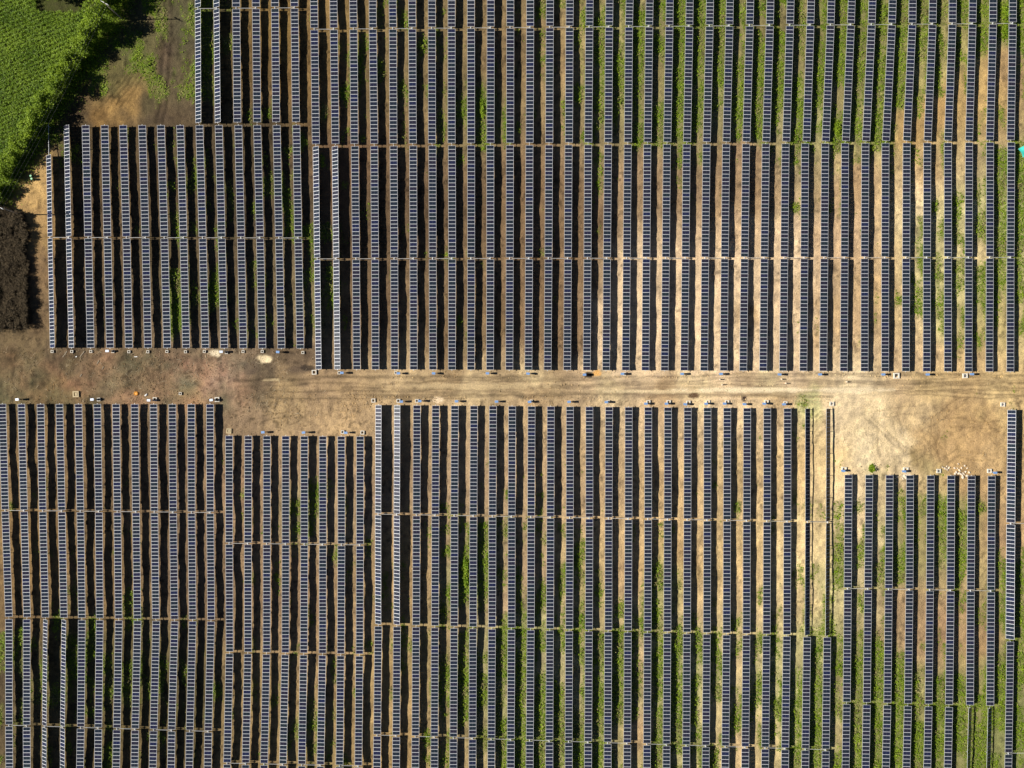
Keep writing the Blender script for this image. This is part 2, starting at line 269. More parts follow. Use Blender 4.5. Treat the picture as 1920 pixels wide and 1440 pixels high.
def hgt(x, y):
    """small relief of the graded ground, metres"""
    py = 720 - y * S; px = 960 + x * S
    road = smooth(40, 22, np.abs(py - (722 + 0 * px))) * smooth(-50, 120, px)
    h = (fbm(x, y, 9.0, 3, 3) - .5) * .52 + (fbm(x, y, 1.6, 9, 3) - .5) * .22
    h = h * (1 - .7 * road)
    return h

# ------------------------------------------------------------------ ground sheet
gx0, gx1, gy0, gy1, st = -152.0, 152.0, -116.0, 116.0, 0.34
far = np.array([160, 175, 200, 260, 400, 800, 2000.0])
ux = np.concatenate([-far[::-1], np.arange(gx0, gx1, st), far]); uy = np.concatenate([-far[::-1], np.arange(gy0, gy1, st), far])
GX, GY = np.meshgrid(ux, uy); nx, ny = len(ux), len(uy)
PX = 960 + np.clip(GX, -150, 150) * S; PY = 720 - np.clip(GY, -114, 114) * S
# coarse maps, then enlarged
cs = 8.0; CAL = np.array([1.10, 1.07, 1.03])
cpx, cpy = np.meshgrid(np.arange(-160, 2090, cs), np.arange(-130, 1575, cs))
soil_c = idw(cpx, cpy, SOIL[:, :2], lin(SOIL[:, 2:5]))
green_c = idw(cpx, cpy, GREEN[:, :2], GREEN[:, 2:3])[..., 0]
def lookup(A, px, py):
    u = np.clip((px + 160) / cs, 0, A.shape[1] - 1.001); v = np.clip((py + 130) / cs, 0, A.shape[0] - 1.001)
    i = u.astype(int); j = v.astype(int); f = u - i; g = v - j
    if A.ndim == 3: f = f[..., None]; g = g[..., None]
    return (A[j, i] * (1 - f) + A[j, i + 1] * f) * (1 - g) + (A[j + 1, i] * (1 - f) + A[j + 1, i + 1] * f) * g
def green_f(px, py):
    g = lookup(green_c, px, py); X = px / S; Y = py / S
    nz = fbm(X, Y, 3.0, 5, 4, 2.0)
    return smooth(.0, .26, nz - (.75 - .68 * g)) * smooth(.02, .1, g)
wob = (fbm(GX, GY, 6, 31, 3) - .5) * 60; wob2 = (fbm(GX, GY, 6, 41, 3) - .5) * 60
soil = lookup(soil_c, PX + wob, PY + wob2)
gr = green_f(PX, PY)
road = smooth(34, 16, np.abs(PY - 722 + (fbm(GX, GY, 30, 77, 2) - .5) * 24)) * smooth(430, 520, PX)
yard = smooth(1575, 1600, PX) * smooth(1890, 1870, PX) * smooth(745, 765, PY) * smooth(885, 865, PY)
strk_x = fbm(GX, GY, 9.0, 51, 4, .06)            # streaks along the road
strk_y = fbm(GX, GY, .8, 53, 4, 9.0)             # streaks along the rows
blot = fbm(GX, GY, 5.0, 57, 4); fine = fbm(GX, GY, 1.1, 59, 3); big = fbm(GX, GY, 18, 61, 3)
mul = 1 + (1 - road) * (strk_y - .5) * .38 + road * (strk_x - .5) * .55 + (blot - .5) * .62 + (fine - .5) * .75 + (big - .5) * .3
brown = smooth(560, 400, PX) * smooth(640, 670, PY) * smooth(790, 750, PY)
tint = np.stack([1 + .3 * (blot - .5) * 2 * brown, 1 + 0 * blot, 1 - .12 * (fine - .5)], -1)
# wheel ruts, pairs of wandering lines, and a painted berm shadow
rut_and_shadow = np.zeros_like(GX)
def rut_or_shadow_line(pts, w=.28, depth=1.0, gauge=1.9):
    global rut_and_shadow
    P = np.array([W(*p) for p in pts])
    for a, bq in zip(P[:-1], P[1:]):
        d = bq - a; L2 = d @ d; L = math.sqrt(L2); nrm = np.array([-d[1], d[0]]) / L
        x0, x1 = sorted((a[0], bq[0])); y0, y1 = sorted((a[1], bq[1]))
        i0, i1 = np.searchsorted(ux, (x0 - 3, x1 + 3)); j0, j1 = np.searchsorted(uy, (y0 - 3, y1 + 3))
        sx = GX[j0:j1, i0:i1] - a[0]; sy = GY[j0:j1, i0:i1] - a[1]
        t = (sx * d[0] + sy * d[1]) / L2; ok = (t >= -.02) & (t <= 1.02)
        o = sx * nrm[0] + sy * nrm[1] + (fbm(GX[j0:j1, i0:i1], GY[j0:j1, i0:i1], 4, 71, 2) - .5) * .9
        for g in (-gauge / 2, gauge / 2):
            rut_and_shadow[j0:j1, i0:i1] = np.maximum(rut_and_shadow[j0:j1, i0:i1], ok * depth * np.exp(-((o - g) / w) ** 2))
rr = random.Random(5)
for k in range(11):
    y = 708 + rr.uniform(0, 30); x = rr.uniform(430, 900)
    pts = []
    while x < 1980:
        pts.append((x, y)); x += rr.uniform(60, 120); y += rr.uniform(-7, 7); y = min(742, max(706, y))
    rut_or_shadow_line(pts, .26, rr.choice([-.5, .5, .8, .9, -.35]))
for k in range(80):                                   # turning marks on the brown lot, the tan lot and the sandy yard
    cx, cy, ax, ay = rr.choice([(220, 705, 210, 35), (560, 760, 110, 40), (560, 760, 110, 40), (1740, 810, 130, 55), (1740, 810, 130, 55)])
    x = cx + rr.uniform(-ax, ax); y = cy + rr.uniform(-ay, ay); a = rr.uniform(-.5, .5) + rr.choice([0, 0, 0, 1.2]); pts = []
    for q in range(rr.randint(3, 7)):
        pts.append((x, y)); x += 16 * math.cos(a); y += 16 * math.sin(a); a += rr.uniform(-.35, .35)
        if not (cx - ax * 1.1 < x < cx + ax * 1.1 and cy - ay * 1.1 < y < cy + ay * 1.1): break
    if len(pts) > 1: rut_or_shadow_line(pts, .2, rr.uniform(-.6, .9), rr.choice([1.2, 1.9, 1.9]))
rut_or_shadow_line([(318, 0), (314, 60), (312, 120), (306, 180), (300, 232)], .5, .8)
for q in range(4): rut_or_shadow_line([(196 + 9 * q, 190 + 2 * q), (222 + 9 * q, 160 + 2 * q), (240 + 8 * q, 138)], .2, .7, 1.2)
for k in range(40):                                   # short tracks crossing the alleys of the lower middle block
    x = rr.uniform(960, 1480); y = rr.uniform(860, 1200)
    rut_or_shadow_line([(x, y), (x + rr.uniform(40, 120), y + rr.uniform(-14, 14))], .16, rr.uniform(-.9, -.3), rr.choice([.8, 1.6]))
for pts in ([(690, 743), (800, 744), (900, 741), (1000, 743), (1080, 740), (1180, 741), (1300, 740), (1420, 742), (1560, 744)], [(590, 707), (700, 708), (820, 706), (930, 708), (1010, 705)], [(440, 716), (520, 709), (600, 712)]):  # first line paints the lower berm's shadow; the others are dark edges
    rut_or_shadow_line(pts, .35, .95, .1)
for yy in (718, 731): rut_or_shadow_line([(620, yy), (760, yy + 2), (900, yy - 1), (1050, yy + 1), (1200, yy), (1350, yy + 3), (1500, yy + 4), (1640, yy + 5)], .7, -.55, .1)
clod = smooth(.58, .74, fbm(GX, GY, .9, 91, 3)) * smooth(.38, .58, fbm(GX, GY, 7, 93, 2)) * (1 - road) * (1 - .6 * yard)
lum = soil @ np.array([.3, .55, .15]); soil = soil * .93 + lum[..., None] * .07
g_soft = lookup(green_c, PX + wob * .4, PY + wob2 * .4); olive = (smooth(.12, .8, g_soft) * .5)[..., None]
soil = soil * (1 - olive) + olive * np.stack([lum * .86, lum * 1.02, lum * .36], -1)
lot = smooth(620, 430, PX) * smooth(640, 668, PY) * smooth(830, 750, PY)
mul = mul + lot * ((fbm(GX, GY, 6.5, 131, 4) - .5) * 1.1 + (fbm(GX, GY, 1.8, 133, 3) - .5) * .6)
albedo = soil * np.clip(mul, .35, 1.9)[..., None] * tint
albedo *= (1 - .5 * np.clip(rut_and_shadow, 0, 1) + .45 * np.clip(-rut_and_shadow, 0, 1))[..., None]
albedo *= (1 - .45 * clod)[..., None]
gcol = np.array([.135, .170, .032]) * (.7 + .7 * fbm(GX, GY, 1.4, 97, 3))[..., None]
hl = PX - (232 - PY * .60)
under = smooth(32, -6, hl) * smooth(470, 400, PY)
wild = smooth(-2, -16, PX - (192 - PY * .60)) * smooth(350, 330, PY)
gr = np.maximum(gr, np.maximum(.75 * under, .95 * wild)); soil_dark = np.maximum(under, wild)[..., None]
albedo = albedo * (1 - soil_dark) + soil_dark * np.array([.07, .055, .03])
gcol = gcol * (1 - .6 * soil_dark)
cover = gr[..., None] * np.clip(.5 + .7 * (fbm(GX, GY, .9, 99, 2) - .3), 0, 1)[..., None]
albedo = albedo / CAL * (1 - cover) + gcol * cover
def patch(px, py, rx, ry, col, amt=1.0):
    global albedo
    d = np.sqrt(((PX - px) / rx) ** 2 + ((PY - py) / ry) ** 2) + (fbm(GX, GY, 1.5, int(px + py), 3) - .5) * .9
    k = (smooth(1.1, .6, d) * amt)[..., None]; albedo = albedo * (1 - k) + lin(col) / CAL * k
patch(497, 672, 15, 9, (240, 215, 170)); patch(402, 662, 12, 7, (225, 205, 170)); patch(822, 750, 12, 7, (240, 210, 170)); patch(1118, 700, 10, 7, (232, 176, 104))
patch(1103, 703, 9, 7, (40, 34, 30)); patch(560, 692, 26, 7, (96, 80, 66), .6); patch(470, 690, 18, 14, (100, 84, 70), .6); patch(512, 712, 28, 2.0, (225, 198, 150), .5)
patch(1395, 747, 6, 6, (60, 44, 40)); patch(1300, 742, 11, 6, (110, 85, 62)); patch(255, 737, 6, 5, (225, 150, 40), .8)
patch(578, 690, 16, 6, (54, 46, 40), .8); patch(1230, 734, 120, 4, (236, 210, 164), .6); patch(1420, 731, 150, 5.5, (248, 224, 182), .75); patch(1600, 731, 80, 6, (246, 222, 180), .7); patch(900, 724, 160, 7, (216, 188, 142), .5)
patch(1698, 893, 10, 6, (240, 220, 190), .8)
GZ = hgt(GX, GY); GZ = GZ - .085 * np.clip(rut_and_shadow, -1, 1) + .12 * clod
inside = (np.abs(GX) < 151) & (np.abs(GY) < 115); GZ = np.where(inside, GZ, 0.0)
me = bpy.data.meshes.new('ground'); nv = nx * ny
co = np.stack([GX, GY, GZ], -1).reshape(-1, 3).astype(np.float32)
me.vertices.add(nv); me.vertices.foreach_set('co', co.reshape(-1))
I = np.arange(nv).reshape(ny, nx)
fq = np.stack([I[:-1, :-1], I[:-1, 1:], I[1:, 1:], I[1:, :-1]], -1).reshape(-1, 4).astype(np.int32); nf = len(fq)
me.loops.add(nf * 4); me.loops.foreach_set('vertex_index', fq.reshape(-1))
me.polygons.add(nf); me.polygons.foreach_set('loop_start', np.arange(0, nf * 4, 4, dtype=np.int32))
me.polygons.foreach_set('use_smooth', np.ones(nf, bool))
at = me.color_attributes.new('soil', 'FLOAT_COLOR', 'POINT')
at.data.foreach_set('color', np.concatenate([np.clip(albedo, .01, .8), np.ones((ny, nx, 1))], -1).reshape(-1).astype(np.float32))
me.update(calc_edges=True)
m, n, l, b = newmat('bare_soil'); M['soil'] = m
av = n.new('ShaderNodeVertexColor'); av.layer_name = 'soil'
ge = n.new('ShaderNodeNewGeometry'); ns = n.new('ShaderNodeTexNoise'); ns.inputs['Scale'].default_value = 3.2; ns.inputs['Detail'].default_value = 8; ns.inputs['Roughness'].default_value = .7
l.new(ge.outputs['Position'], ns.inputs['Vector'])
mr = n.new('ShaderNodeMapRange'); mr.inputs[1].default_value = .25; mr.inputs[2].default_value = .75; mr.inputs[3].default_value = .52; mr.inputs[4].default_value = 1.46
l.new(ns.outputs[0], mr.inputs[0])
vm = n.new('ShaderNodeVectorMath'); vm.operation = 'SCALE'; l.new(av.outputs[0], vm.inputs[0]); l.new(mr.outputs[0], vm.inputs['Scale'])
l.new(vm.outputs[0], b.inputs['Base Color']); b.inputs['Roughness'].default_value = 1.0; b.inputs['Specular IOR Level'].default_value = .1
bp = n.new('ShaderNodeBump'); bp.inputs['Strength'].default_value = .9; bp.inputs['Distance'].default_value = .2
l.new(ns.outputs[0], bp.inputs['Height']); l.new(bp.outputs[0], b.inputs['Normal'])
me.materials.append(m)
tag(link('ground', me), kind='structure')
def zat(x, y): return float(hgt(np.array(float(x)), np.array(float(y))))

# ------------------------------------------------------------------ solar rows
AXIS = 1.2
def panel_mesh():
    hw, hl, fr, th, rc = .98, .4965, .052, .04, .004
    b_ = MB()
    o = [(-hw, -hl), (hw, -hl), (hw, hl), (-hw, hl)]; i = [(-hw + fr, -hl + fr), (hw - fr, -hl + fr), (hw - fr, hl - fr), (-hw + fr, hl - fr)]
    vs = [(x, y, 0) for x, y in o] + [(x, y, 0) for x, y in i] + [(x, y, -rc) for x, y in i] + [(x, y, -th) for x, y in o]
    b_.add(vs, [(0, 1, 5, 4), (1, 2, 6, 5), (2, 3, 7, 6), (3, 0, 4, 7), (4, 5, 9, 8), (5, 6, 10, 9), (6, 7, 11, 10), (7, 4, 8, 11),
                (12, 13, 1, 0), (13, 14, 2, 1), (14, 15, 3, 2), (15, 12, 0, 3)], 0)
    b_.add([vs[15], vs[14], vs[13], vs[12]], [(0, 1, 2, 3)], 2)
    b_.add([vs[8], vs[9], vs[10], vs[11]], [(0, 1, 2, 3)], 1)
    return b_.mesh('panel', [M['frame'], M['glass'], M['back']])
PANEL = panel_mesh()
b_ = MB(); b_.tube((0, -.5, 0), (0, .5, 0), .075, n=8); TUBE = b_.mesh('torque_tube', [M['steel']])
b_ = MB(); b_.box((0, 0, .42), (.012, .14, 1.5)); b_.box((.07, 0, .42), (.012, .14, 1.5)); b_.box((.035, 0, .42), (.058, .012, 1.5)); b_.box((.035, 0, 1.14), (.2, .06, .06))
POST = b_.mesh('support_post', [M['steel']])
b_ = MB(); b_.tube((0, -.16, 0), (0, .16, 0), .17, n=12); b_.box((.0, 0, -.18), (.26, .22, .3)); b_.tube((.0, 0, -.12), (.34, 0, -.12), .07, n=8); b_.box((0, 0, .19), (.16, .2, .08))
GEAR = b_.mesh('drive_gearbox', [M['steel']])

BL = {}
# each block: knots = list of (y at left column, y at right column, list of axis x per column); wings run between consecutive knots
BL['C'] = dict(kn=[
 (-46, -52, [588.0, 624.7, 661.7, 698.7, 735.7, 772.7, 809.7, 846.7, 883, 920, 956.7, 994, 1031.6, 1069, 1106.5, 1143.5, 1181.8, 1219, 1256.5, 1294, 1332, 1369.3, 1407.6, 1445.5, 1483.6, 1522, 1560, 1598.6, 1637.3, 1675.3, 1711.6, 1749.6, 1786.8, 1824.8, 1862.2, 1899.2]),
 (54.5, 43.5, [589.5, 626, 663, 699, 736.7, 773, 809.7, 846.7, 883, 920, 956.7, 994, 1030.8, 1067.8, 1104.9, 1142, 1179.2, 1217, 1254.9, 1292.3, 1330.3, 1367.5, 1405.5, 1443.2, 1481, 1519.2, 1557.2, 1595.2, 1634, 1672, 1710.3, 1748.2, 1785.5, 1823, 1861.5, 1898.5]),
 (270.3, 262.6, [592.3, 629, 664.7, 701.7, 737.7, 774, 810, 846.7, 883.3, 919.7, 956.5, 993, 1029.7, 1066.7, 1103, 1140.3, 1177.3, 1214.3, 1251, 1288, 1325, 1362, 1399.3, 1436.5, 1474, 1512, 1548, 1585.7, 1623.7, 1661, 1700, 1739, 1777.3, 1816.7, 1855.7, 1894.7])])
BL['D'] = dict(kn=[
 (274.5, 267, [592.3, 628.3, 665.3, 701.7, 738, 774.7, 810.7, 847.3, 883.3, 919.3, 956, 992.7, 1029.3, 1066, 1102.7, 1140, 1177, 1213.7, 1250.3, 1287.3, 1324.7, 1361.3, 1398.7, 1435.7, 1472.7, 1509.3, 1547, 1584.3, 1622.3, 1660, 1699.7, 1738.3, 1777, 1816.7, 1856, 1895.7]),
 (485.2, 482.6, [595, 630.7, 667.7, 703.3, 739.3, 775.3, 811.3, 847.7, 883.3, 919.3, 955.7, 992, 1028.3, 1064.7, 1101.5, 1138, 1175, 1211.7, 1248.3, 1285.2, 1322, 1358.7, 1395.8, 1433, 1470.3, 1508, 1545.3, 1583.3, 1621, 1659.3, 1698.7, 1737.7, 1777, 1816, 1855.7, 1894.3]),
 (692.5, 697, [597.7, 633, 669, 704, 740, 775.7, 811.7, 847.3, 883, 918.7, 955, 990.7, 1026.7, 1063.3, 1100, 1136.3, 1173, 1210, 1246, 1282.7, 1320, 1356.7, 1393.3, 1430.7, 1468, 1506, 1543.3, 1581.7, 1620.7, 1659.3, 1698, 1737.3, 1777, 1815.7, 1854.7, 1894])])
BL['A'] = dict(kn=[
 (-52, -54, [371, 405.6, 442, 479, 514.6, 551]),
 (15.7, 14.2, [371.3, 406.3, 443, 480, 515.7, 552.3]),
 (230, 228.8, [372.3, 408.7, 445.3, 482.3, 518, 555])])
BL['B'] = dict(kn=[
 (235, 234.6, [90.8, 125, 160.7, 196.3, 231, 266.7, 301.7, 338, 374, 410.3, 447, 482.3, 518.7, 555.7]),
 (445, 446, [94.3, 129.3, 165.7, 201.7, 237.3, 273, 308.3, 344.3, 380, 415.7, 452, 487.7, 523.3, 559.3]),
 (652, 653.4, [98.7, 134.3, 170.3, 206.7, 242, 277.7, 313.7, 349.3, 385.3, 420.7, 456.3, 492, 527.7, 563.3])])
BL['E'] = dict(kn=[
 (757.3, 757.8, [4.7, 40.3, 76.3, 111.7, 147.3, 182.7, 217.7, 252.7, 288, 323.3, 358.7, 394]),
 (957, 961, [10, 45.3, 80.3, 116, 151, 185.7, 220.3, 255.3, 289.7, 324.7, 359.3, 394.3]),
 (1156.5, 1161.8, [17, 51, 85.3, 120, 153.7, 187.3, 222.7, 257.7, 292.3, 327.3, 361.3, 396])])
BL['E2'] = dict(kn=[
 (1160.5, 1165.2, [17, 50.3, 85.5, 120.3, 153.7, 187.3, 223, 258, 293, 327.7, 361.3, 395.7]),
 (1360, 1371.5, [17.3, 50.3, 83.7, 117.7, 151.7, 184.7, 219.3, 253.7, 288.3, 322, 356, 390.7]),
 (1486, 1498, [18.2, 50.9, 83.2, 117.2, 149.6, 183.6, 217.2, 251.5, 285, 320, 354, 388.5])])
BL['F'] = dict(kn=[
 (816.8, 818.2, [429.7, 465.7, 500.3, 535.7, 570.7, 605.3, 640, 675.3]),
 (1018.7, 1021.8, [430, 465, 500.3, 535.7, 570.7, 605.3, 640.3, 675]),
 (1221.6, 1226, [430.7, 465, 500, 535.3, 569.7, 605, 639, 674.3])])
BL['F2'] = dict(kn=[
 (1225.3, 1230, [430.5, 464.8, 499.6, 534.8, 569.4, 604.6, 638.8, 674]),
 (1431.2, 1436.5, [426, 460.7, 495.3, 530.7, 566, 601, 636.7, 672]),
 (1486, 1491, [424.8, 459.6, 494.2, 529.6, 565, 600, 636, 671.4])])
BL['G'] = dict(kn=[
 (759.3, 766.2, [710, 745, 781.7, 817, 852.7, 888.7, 924.3, 960.3, 996.7, 1032.7, 1068.5, 1105, 1142, 1178.7, 1215.3, 1252.3, 1289.3, 1326.3, 1363.3, 1400.7, 1438.3, 1476.3, 1514, 1552.6]),
 (964, 979, [709.3, 744.3, 781, 816.3, 852, 887.7, 923.3, 959.3, 995.7, 1032, 1068.3, 1105, 1141, 1178.3, 1215, 1251.7, 1288.7, 1326, 1363, 1400, 1438, 1476, 1514, 1552]),
 (1170.2, 1191.5, [709.3, 744.2, 780.3, 815.7, 851.7, 887, 922.7, 959, 995.2, 1031.2, 1067.3, 1104.2, 1140.6, 1177.3, 1214.2, 1251.2, 1288, 1325.2, 1362.2, 1399.5, 1437.2, 1475.3, 1513.3, 1551])])
BL['G2'] = dict(kn=[
 (1174, 1195, [709.3, 744.3, 780, 815.3, 851.3, 886.7, 922.3, 958.8, 995, 1031, 1067, 1104, 1140.3, 1177, 1214, 1251, 1287.7, 1325, 1362, 1399.3, 1437, 1475, 1513, 1550.7]),
 (1378.5, 1406, [707.3, 743, 779, 814.7, 850.3, 886, 921.3, 957.7, 993.3, 1030, 1066.3, 1102.7, 1139.3, 1176, 1213, 1249.7, 1286.7, 1323.3, 1360, 1397.3, 1434.7, 1472, 1510, 1548]),
 (1486, 1499, [706.2, 742.3, 778.4, 814.3, 849.8, 885.6, 920.8, 957.1, 992.4, 1029.5, 1066, 1102, 1138.8, 1175.5, 1212.5, 1249, 1286.2, 1322.4, 1359, 1396.2, 1433.5, 1470.4, 1508.4, 1546.6])])
BL['H'] = dict(kn=[
 (890, 892.3, [1590.7, 1629.7, 1667.7, 1706, 1744.7, 1783, 1821.3, 1859]),
 (1103.5, 1108, [1589.3, 1627.3, 1666, 1705, 1743.3, 1782, 1819.7, 1857.7]),
 (1316, 1323, [1587.3, 1625, 1663.7, 1702.3, 1741, 1779.3, 1818.3, 1856.3])])
BL['H2'] = dict(kn=[
 (1320, 1328, [1587.2, 1624.8, 1663.4, 1702, 1740.8, 1779.2, 1818.5, 1855.5]),
 (1533, 1541, [1583.6, 1621.3, 1658.5, 1697, 1736, 1774.6, 1813, 1850.5])])
BL['I'] = dict(kn=[(768.5, 768.5, [1897]), (981.6, 981.6, [1895.2]), (1198.5, 1198.5, [1893.7])])
BL['I2'] = dict(kn=[(1203, 1203, [1894]), (1412.5, 1412.5, [1890.7]), (1500, 1500, [1888.8])])
TILT = {('D', 0): 29, ('D', 1): 28, ('A', 0): 27, ('A', 1): 27, ('B', 0): 29, ('B', 1): 25, ('E2', 2): 32, ('E2', 3): 31, ('G', 0): 29, ('G', 1): 29, ('G', 22): -33, ('G', 23): -40, ('H2', 6): -41, ('H2', 7): -35, ('I', 0): 30}
WHERE = {'A': 'the block beside the grassy corner', 'B': 'the block beside the hedge', 'C': 'the top-edge band', 'D': 'the band above the road',
         'E': 'the block below the brown lot', 'E2': 'the bottom-left corner block', 'F': 'the block below the tan lot', 'F2': 'the bottom-edge eight-row block',
         'G': 'the block below the road', 'G2': 'the bottom-edge long block', 'H': 'the block below the sandy yard', 'H2': 'the bottom-right block', 'I': 'right edge', 'I2': 'right edge'}
ROWX = {}
def add_row(bk, ci, nc, kn, tilt):
    t = rng.normal(0, 1.1) if tilt is None else tilt
    pts = []
    for (yl, yr, xs) in kn:
        f = ci / max(1, nc - 1); pts.append((xs[ci], yl + (yr - yl) * f))
    mid = pts[1] if len(pts) == 3 else ((pts[0][0] + pts[1][0]) / 2, min(1440, (pts[0][1] + pts[1][1]) / 2))
    bx, by = W(mid[0], mid[1], AXIS); base = zat(bx, by)
    root = empty('solar_row', (bx, by, 0))
    look = {True: 'steeply tilted glaring solar row'}.get(t > 15, 'solar row')
    if t < -15: look = 'edge-on dark solar row'
    if nc == 1: label = ('glaring wide solar row right of the sandy yard at the right edge' if bk == 'I' else 'dark solar row in the lower right corner at the right edge')
    else: label = ordw(ci + 1) + ' ' + look + ' from the left in ' + WHERE[bk]
    tag(root, label, 'solar panels', 'rows of solar panels on tracker tubes')
    ROWX[(bk, ci)] = [W(p[0], p[1], AXIS) for p in pts]
    ty = -math.radians(t)
    for wi, (p, q) in enumerate(zip(pts[:-1], pts[1:])):
        a = np.array(W(*p, AXIS)); c = np.array(W(*q, AXIS))
        d = c - a; L = np.linalg.norm(d); d = d / L
        g0 = .27 if (wi > 0) else .03; g1 = .27 if (wi == 0 and len(pts) == 3) else .03
        a2 = a + d * g0; L2 = L - g0 - g1
        first_cut = (bk in 'AC' and wi == 0); last_cut = bk in ('E2', 'F2', 'G2', 'I2') and wi == 1
        nmod = 30 if not (first_cut or last_cut) else max(1, round(L2 / (6.95 / S)))
        if bk == 'H2': nmod = 24; L2 = L2 * 24 / 30.0
        pitch = L2 / nmod; yaw = math.atan2(d[0], -d[1])       # row runs downwards in the picture
        sc = pitch / 1.0; sx = .5 + .5 * sc
        j0 = 8 if (bk, ci, wi) == ('B', 0, 0) else 0
        for k in range(j0, nmod):
            if first_cut and nmod - k > 12 and p[1] < -60: continue
            pos = a2 + d * (pitch * (k + .5))
            lo = (pos[0] - bx + rng.normal(0, .006), pos[1] - by, AXIS + .10 + rng.normal(0, .006))
            off = Matrix.Rotation(yaw, 3, 'Z') @ Matrix.Rotation(ty, 3, 'Y') @ Vector((0, 0, .10))
            lo = (pos[0] - bx + off.x + rng.normal(0, .006), pos[1] - by + off.y, AXIS + off.z + rng.normal(0, .005))
            link('panel', PANEL, root, lo, (rng.normal(0, .0035), ty + rng.normal(0, .004), yaw), (sx, sc, 1))
        e = .22
        s0 = a - d * e; s1 = c + d * (e if wi == len(pts) - 2 else 0)
        if bk == 'H2': s1 = a2 + d * (L2 + .3)
        mid_ = (s0 + s1) / 2; LL = np.linalg.norm(s1 - s0)
        link('torque_tube', TUBE, root, (mid_[0] - bx, mid_[1] - by, AXIS), (0, 0, yaw), (1, LL, 1))
        npost = max(2, int(round(L2 / 6.0)) + 1)
        for k in range(npost):
            pos = a2 + d * (.25 + (L2 - .5) * k / (npost - 1))
            link('support_post', POST, root, (pos[0] - bx - .035, pos[1] - by, -.02), (0, 0, yaw))
    if len(pts) == 3:
        gxp, gyp = W(pts[1][0], pts[1][1], AXIS)
        link('drive_gearbox', GEAR, root, (gxp - bx, gyp - by, AXIS), (0, 0, 0))
    return root
for bk, B in BL.items():
    nc = len(B['kn'][0][2])
    for ci in range(nc):
        add_row(bk, ci, nc, B['kn'], TILT.get((bk, ci)))

# drive shafts that couple neighbouring rows at the middle gap of each tracker
def shaft(a, c, label):
    a = Vector((a[0], a[1], AXIS - .12)); c = Vector((c[0], c[1], AXIS - .12)); d = c - a; L = d.length; u = d / L
    mb = MB(); mb.tube((-L / 2 + .36, 0, 0), (L / 2 - .2, 0, 0), .05, n=10)
    for e in (-1, 1): mb.tube((e * (L / 2 - .42) - .09, 0, 0), (e * (L / 2 - .42) + .09, 0, 0),   .09, n=10); mb.box((e * (L / 2 - .25), 0, 0), (.14, .2, .14))
    o = link('drive_shaft', mb.mesh('drive_shaft', [M['shaft']]), None, (a + c) / 2, (0, 0, math.atan2(d.y, d.x)))
    tag(o, label, 'drive shaft', 'drive shafts between solar rows')
for bk, B in BL.items():
    if len(B['kn']) < 3 or bk[0] == 'I': continue
    nc = len(B['kn'][0][2])
    for ci in range(0, nc - 1, 2):
        shaft(ROWX[(bk, ci)][1], ROWX[(bk, ci + 1)][1], 'white drive shaft between ' + ordw(ci + 1) + ' and ' + ordw(ci + 2) + ' rows of ' + WHERE[bk])
for bk in ('I', 'I2'):
    x, y = ROWX[(bk, 0)][1]
    shaft((x, y), (x + 5.4, y), {'I': 'white drive shaft leaving the glaring wide row at the right edge', 'I2': 'white drive shaft leaving the lower right corner row'}[bk])

# ------------------------------------------------------------------ cable pits and inverter cabinets at the row ends
def near_row(x, above):
    """which row end lies nearest"""
    best = None
    for (bk, ci), P in ROWX.items():
        for p in (P[0], P[-1]):
            dd = abs(p[0] - x[0]) + 2.0 * abs(p[1] - x[1])
            if best is None or dd < best[0]: best = (dd, bk, ci)
    return best[1], best[2]
def pit_mesh(name, out, inn, h, fill):
    mb = MB(); o, i = out / 2, inn / 2
    P = [(-1, -1), (1, -1), (1, 1), (-1, 1)]
    vs = [(x * o, y * o, -.2) for x, y in P] + [(x * o * .98, y * o * .98, h) for x, y in P] + [(x * i, y * i, h) for x, y in P] + [(x * i, y * i, -.2) for x, y in P]
    mb.add(vs, [(k, (k + 1) % 4, 4 + (k + 1) % 4, 4 + k) for k in range(4)] + [(4 + k, 4 + (k + 1) % 4, 8 + (k + 1) % 4, 8 + k) for k in range(4)] + [(8 + k, 8 + (k + 1) % 4, 12 + (k + 1) % 4, 12 + k) for k in range(4)])
    return mb.mesh('rim', [M['conc'] if not fill == 'tan' else M['tan']])
PITM = {}
USED = {}
def pit(px, py, size=1.2, fill='hole', label=None):
    x, y = W(px, py, .25); z = zat(x, y)
    key = (round(size, 1), fill)
    if key not in PITM: PITM[key] = pit_mesh('pit', size, size * .6, .32, fill)
    root = empty('cable_pit', (x, y, z), (0, 0, random.uniform(-.08, .08)))
    link('rim', PITM[key], root)
    mb = MB(); s = size * .61; mb.box((0, 0, -.14), (s, s, .2)); link('pit_floor', mb.mesh('pit_floor', [M['dark'] if fill != 'tan' else M['tan']]), root)
    if fill == 'lid':
        mb = MB(); mb.box((0, 0, .2), (size * .3, size * .3, .05)); mb.box((0, 0, .1), (size * .1, size * .1, .2)); link('lid', mb.mesh('lid', [M['lid']]), root)
    if fill == 'tan':
        mb = MB(); mb.box((size * .05, 0, .2), (size * .34, size * .5, .3)); link('inner_wall', mb.mesh('inner_wall', [M['tan']]), root)
    if label is None:
        bk, ci = near_row((x, y), 0)
        size_w = 'small ' if size < .9 else ('large ' if size > 1.3 else '')
        kind = {'hole': 'open cable pit', 'lid': 'lidded cable pit', 'tan': 'bare tan cable pit'}[fill]
        label = size_w + kind + ' by the ' + ordw(ci + 1) + ' row of ' + WHERE[bk] if bk[0] != 'I' else size_w + kind + ' above the glaring row at the right edge'
    tag(root, label, 'cable pit', 'concrete cable pits at the row ends')
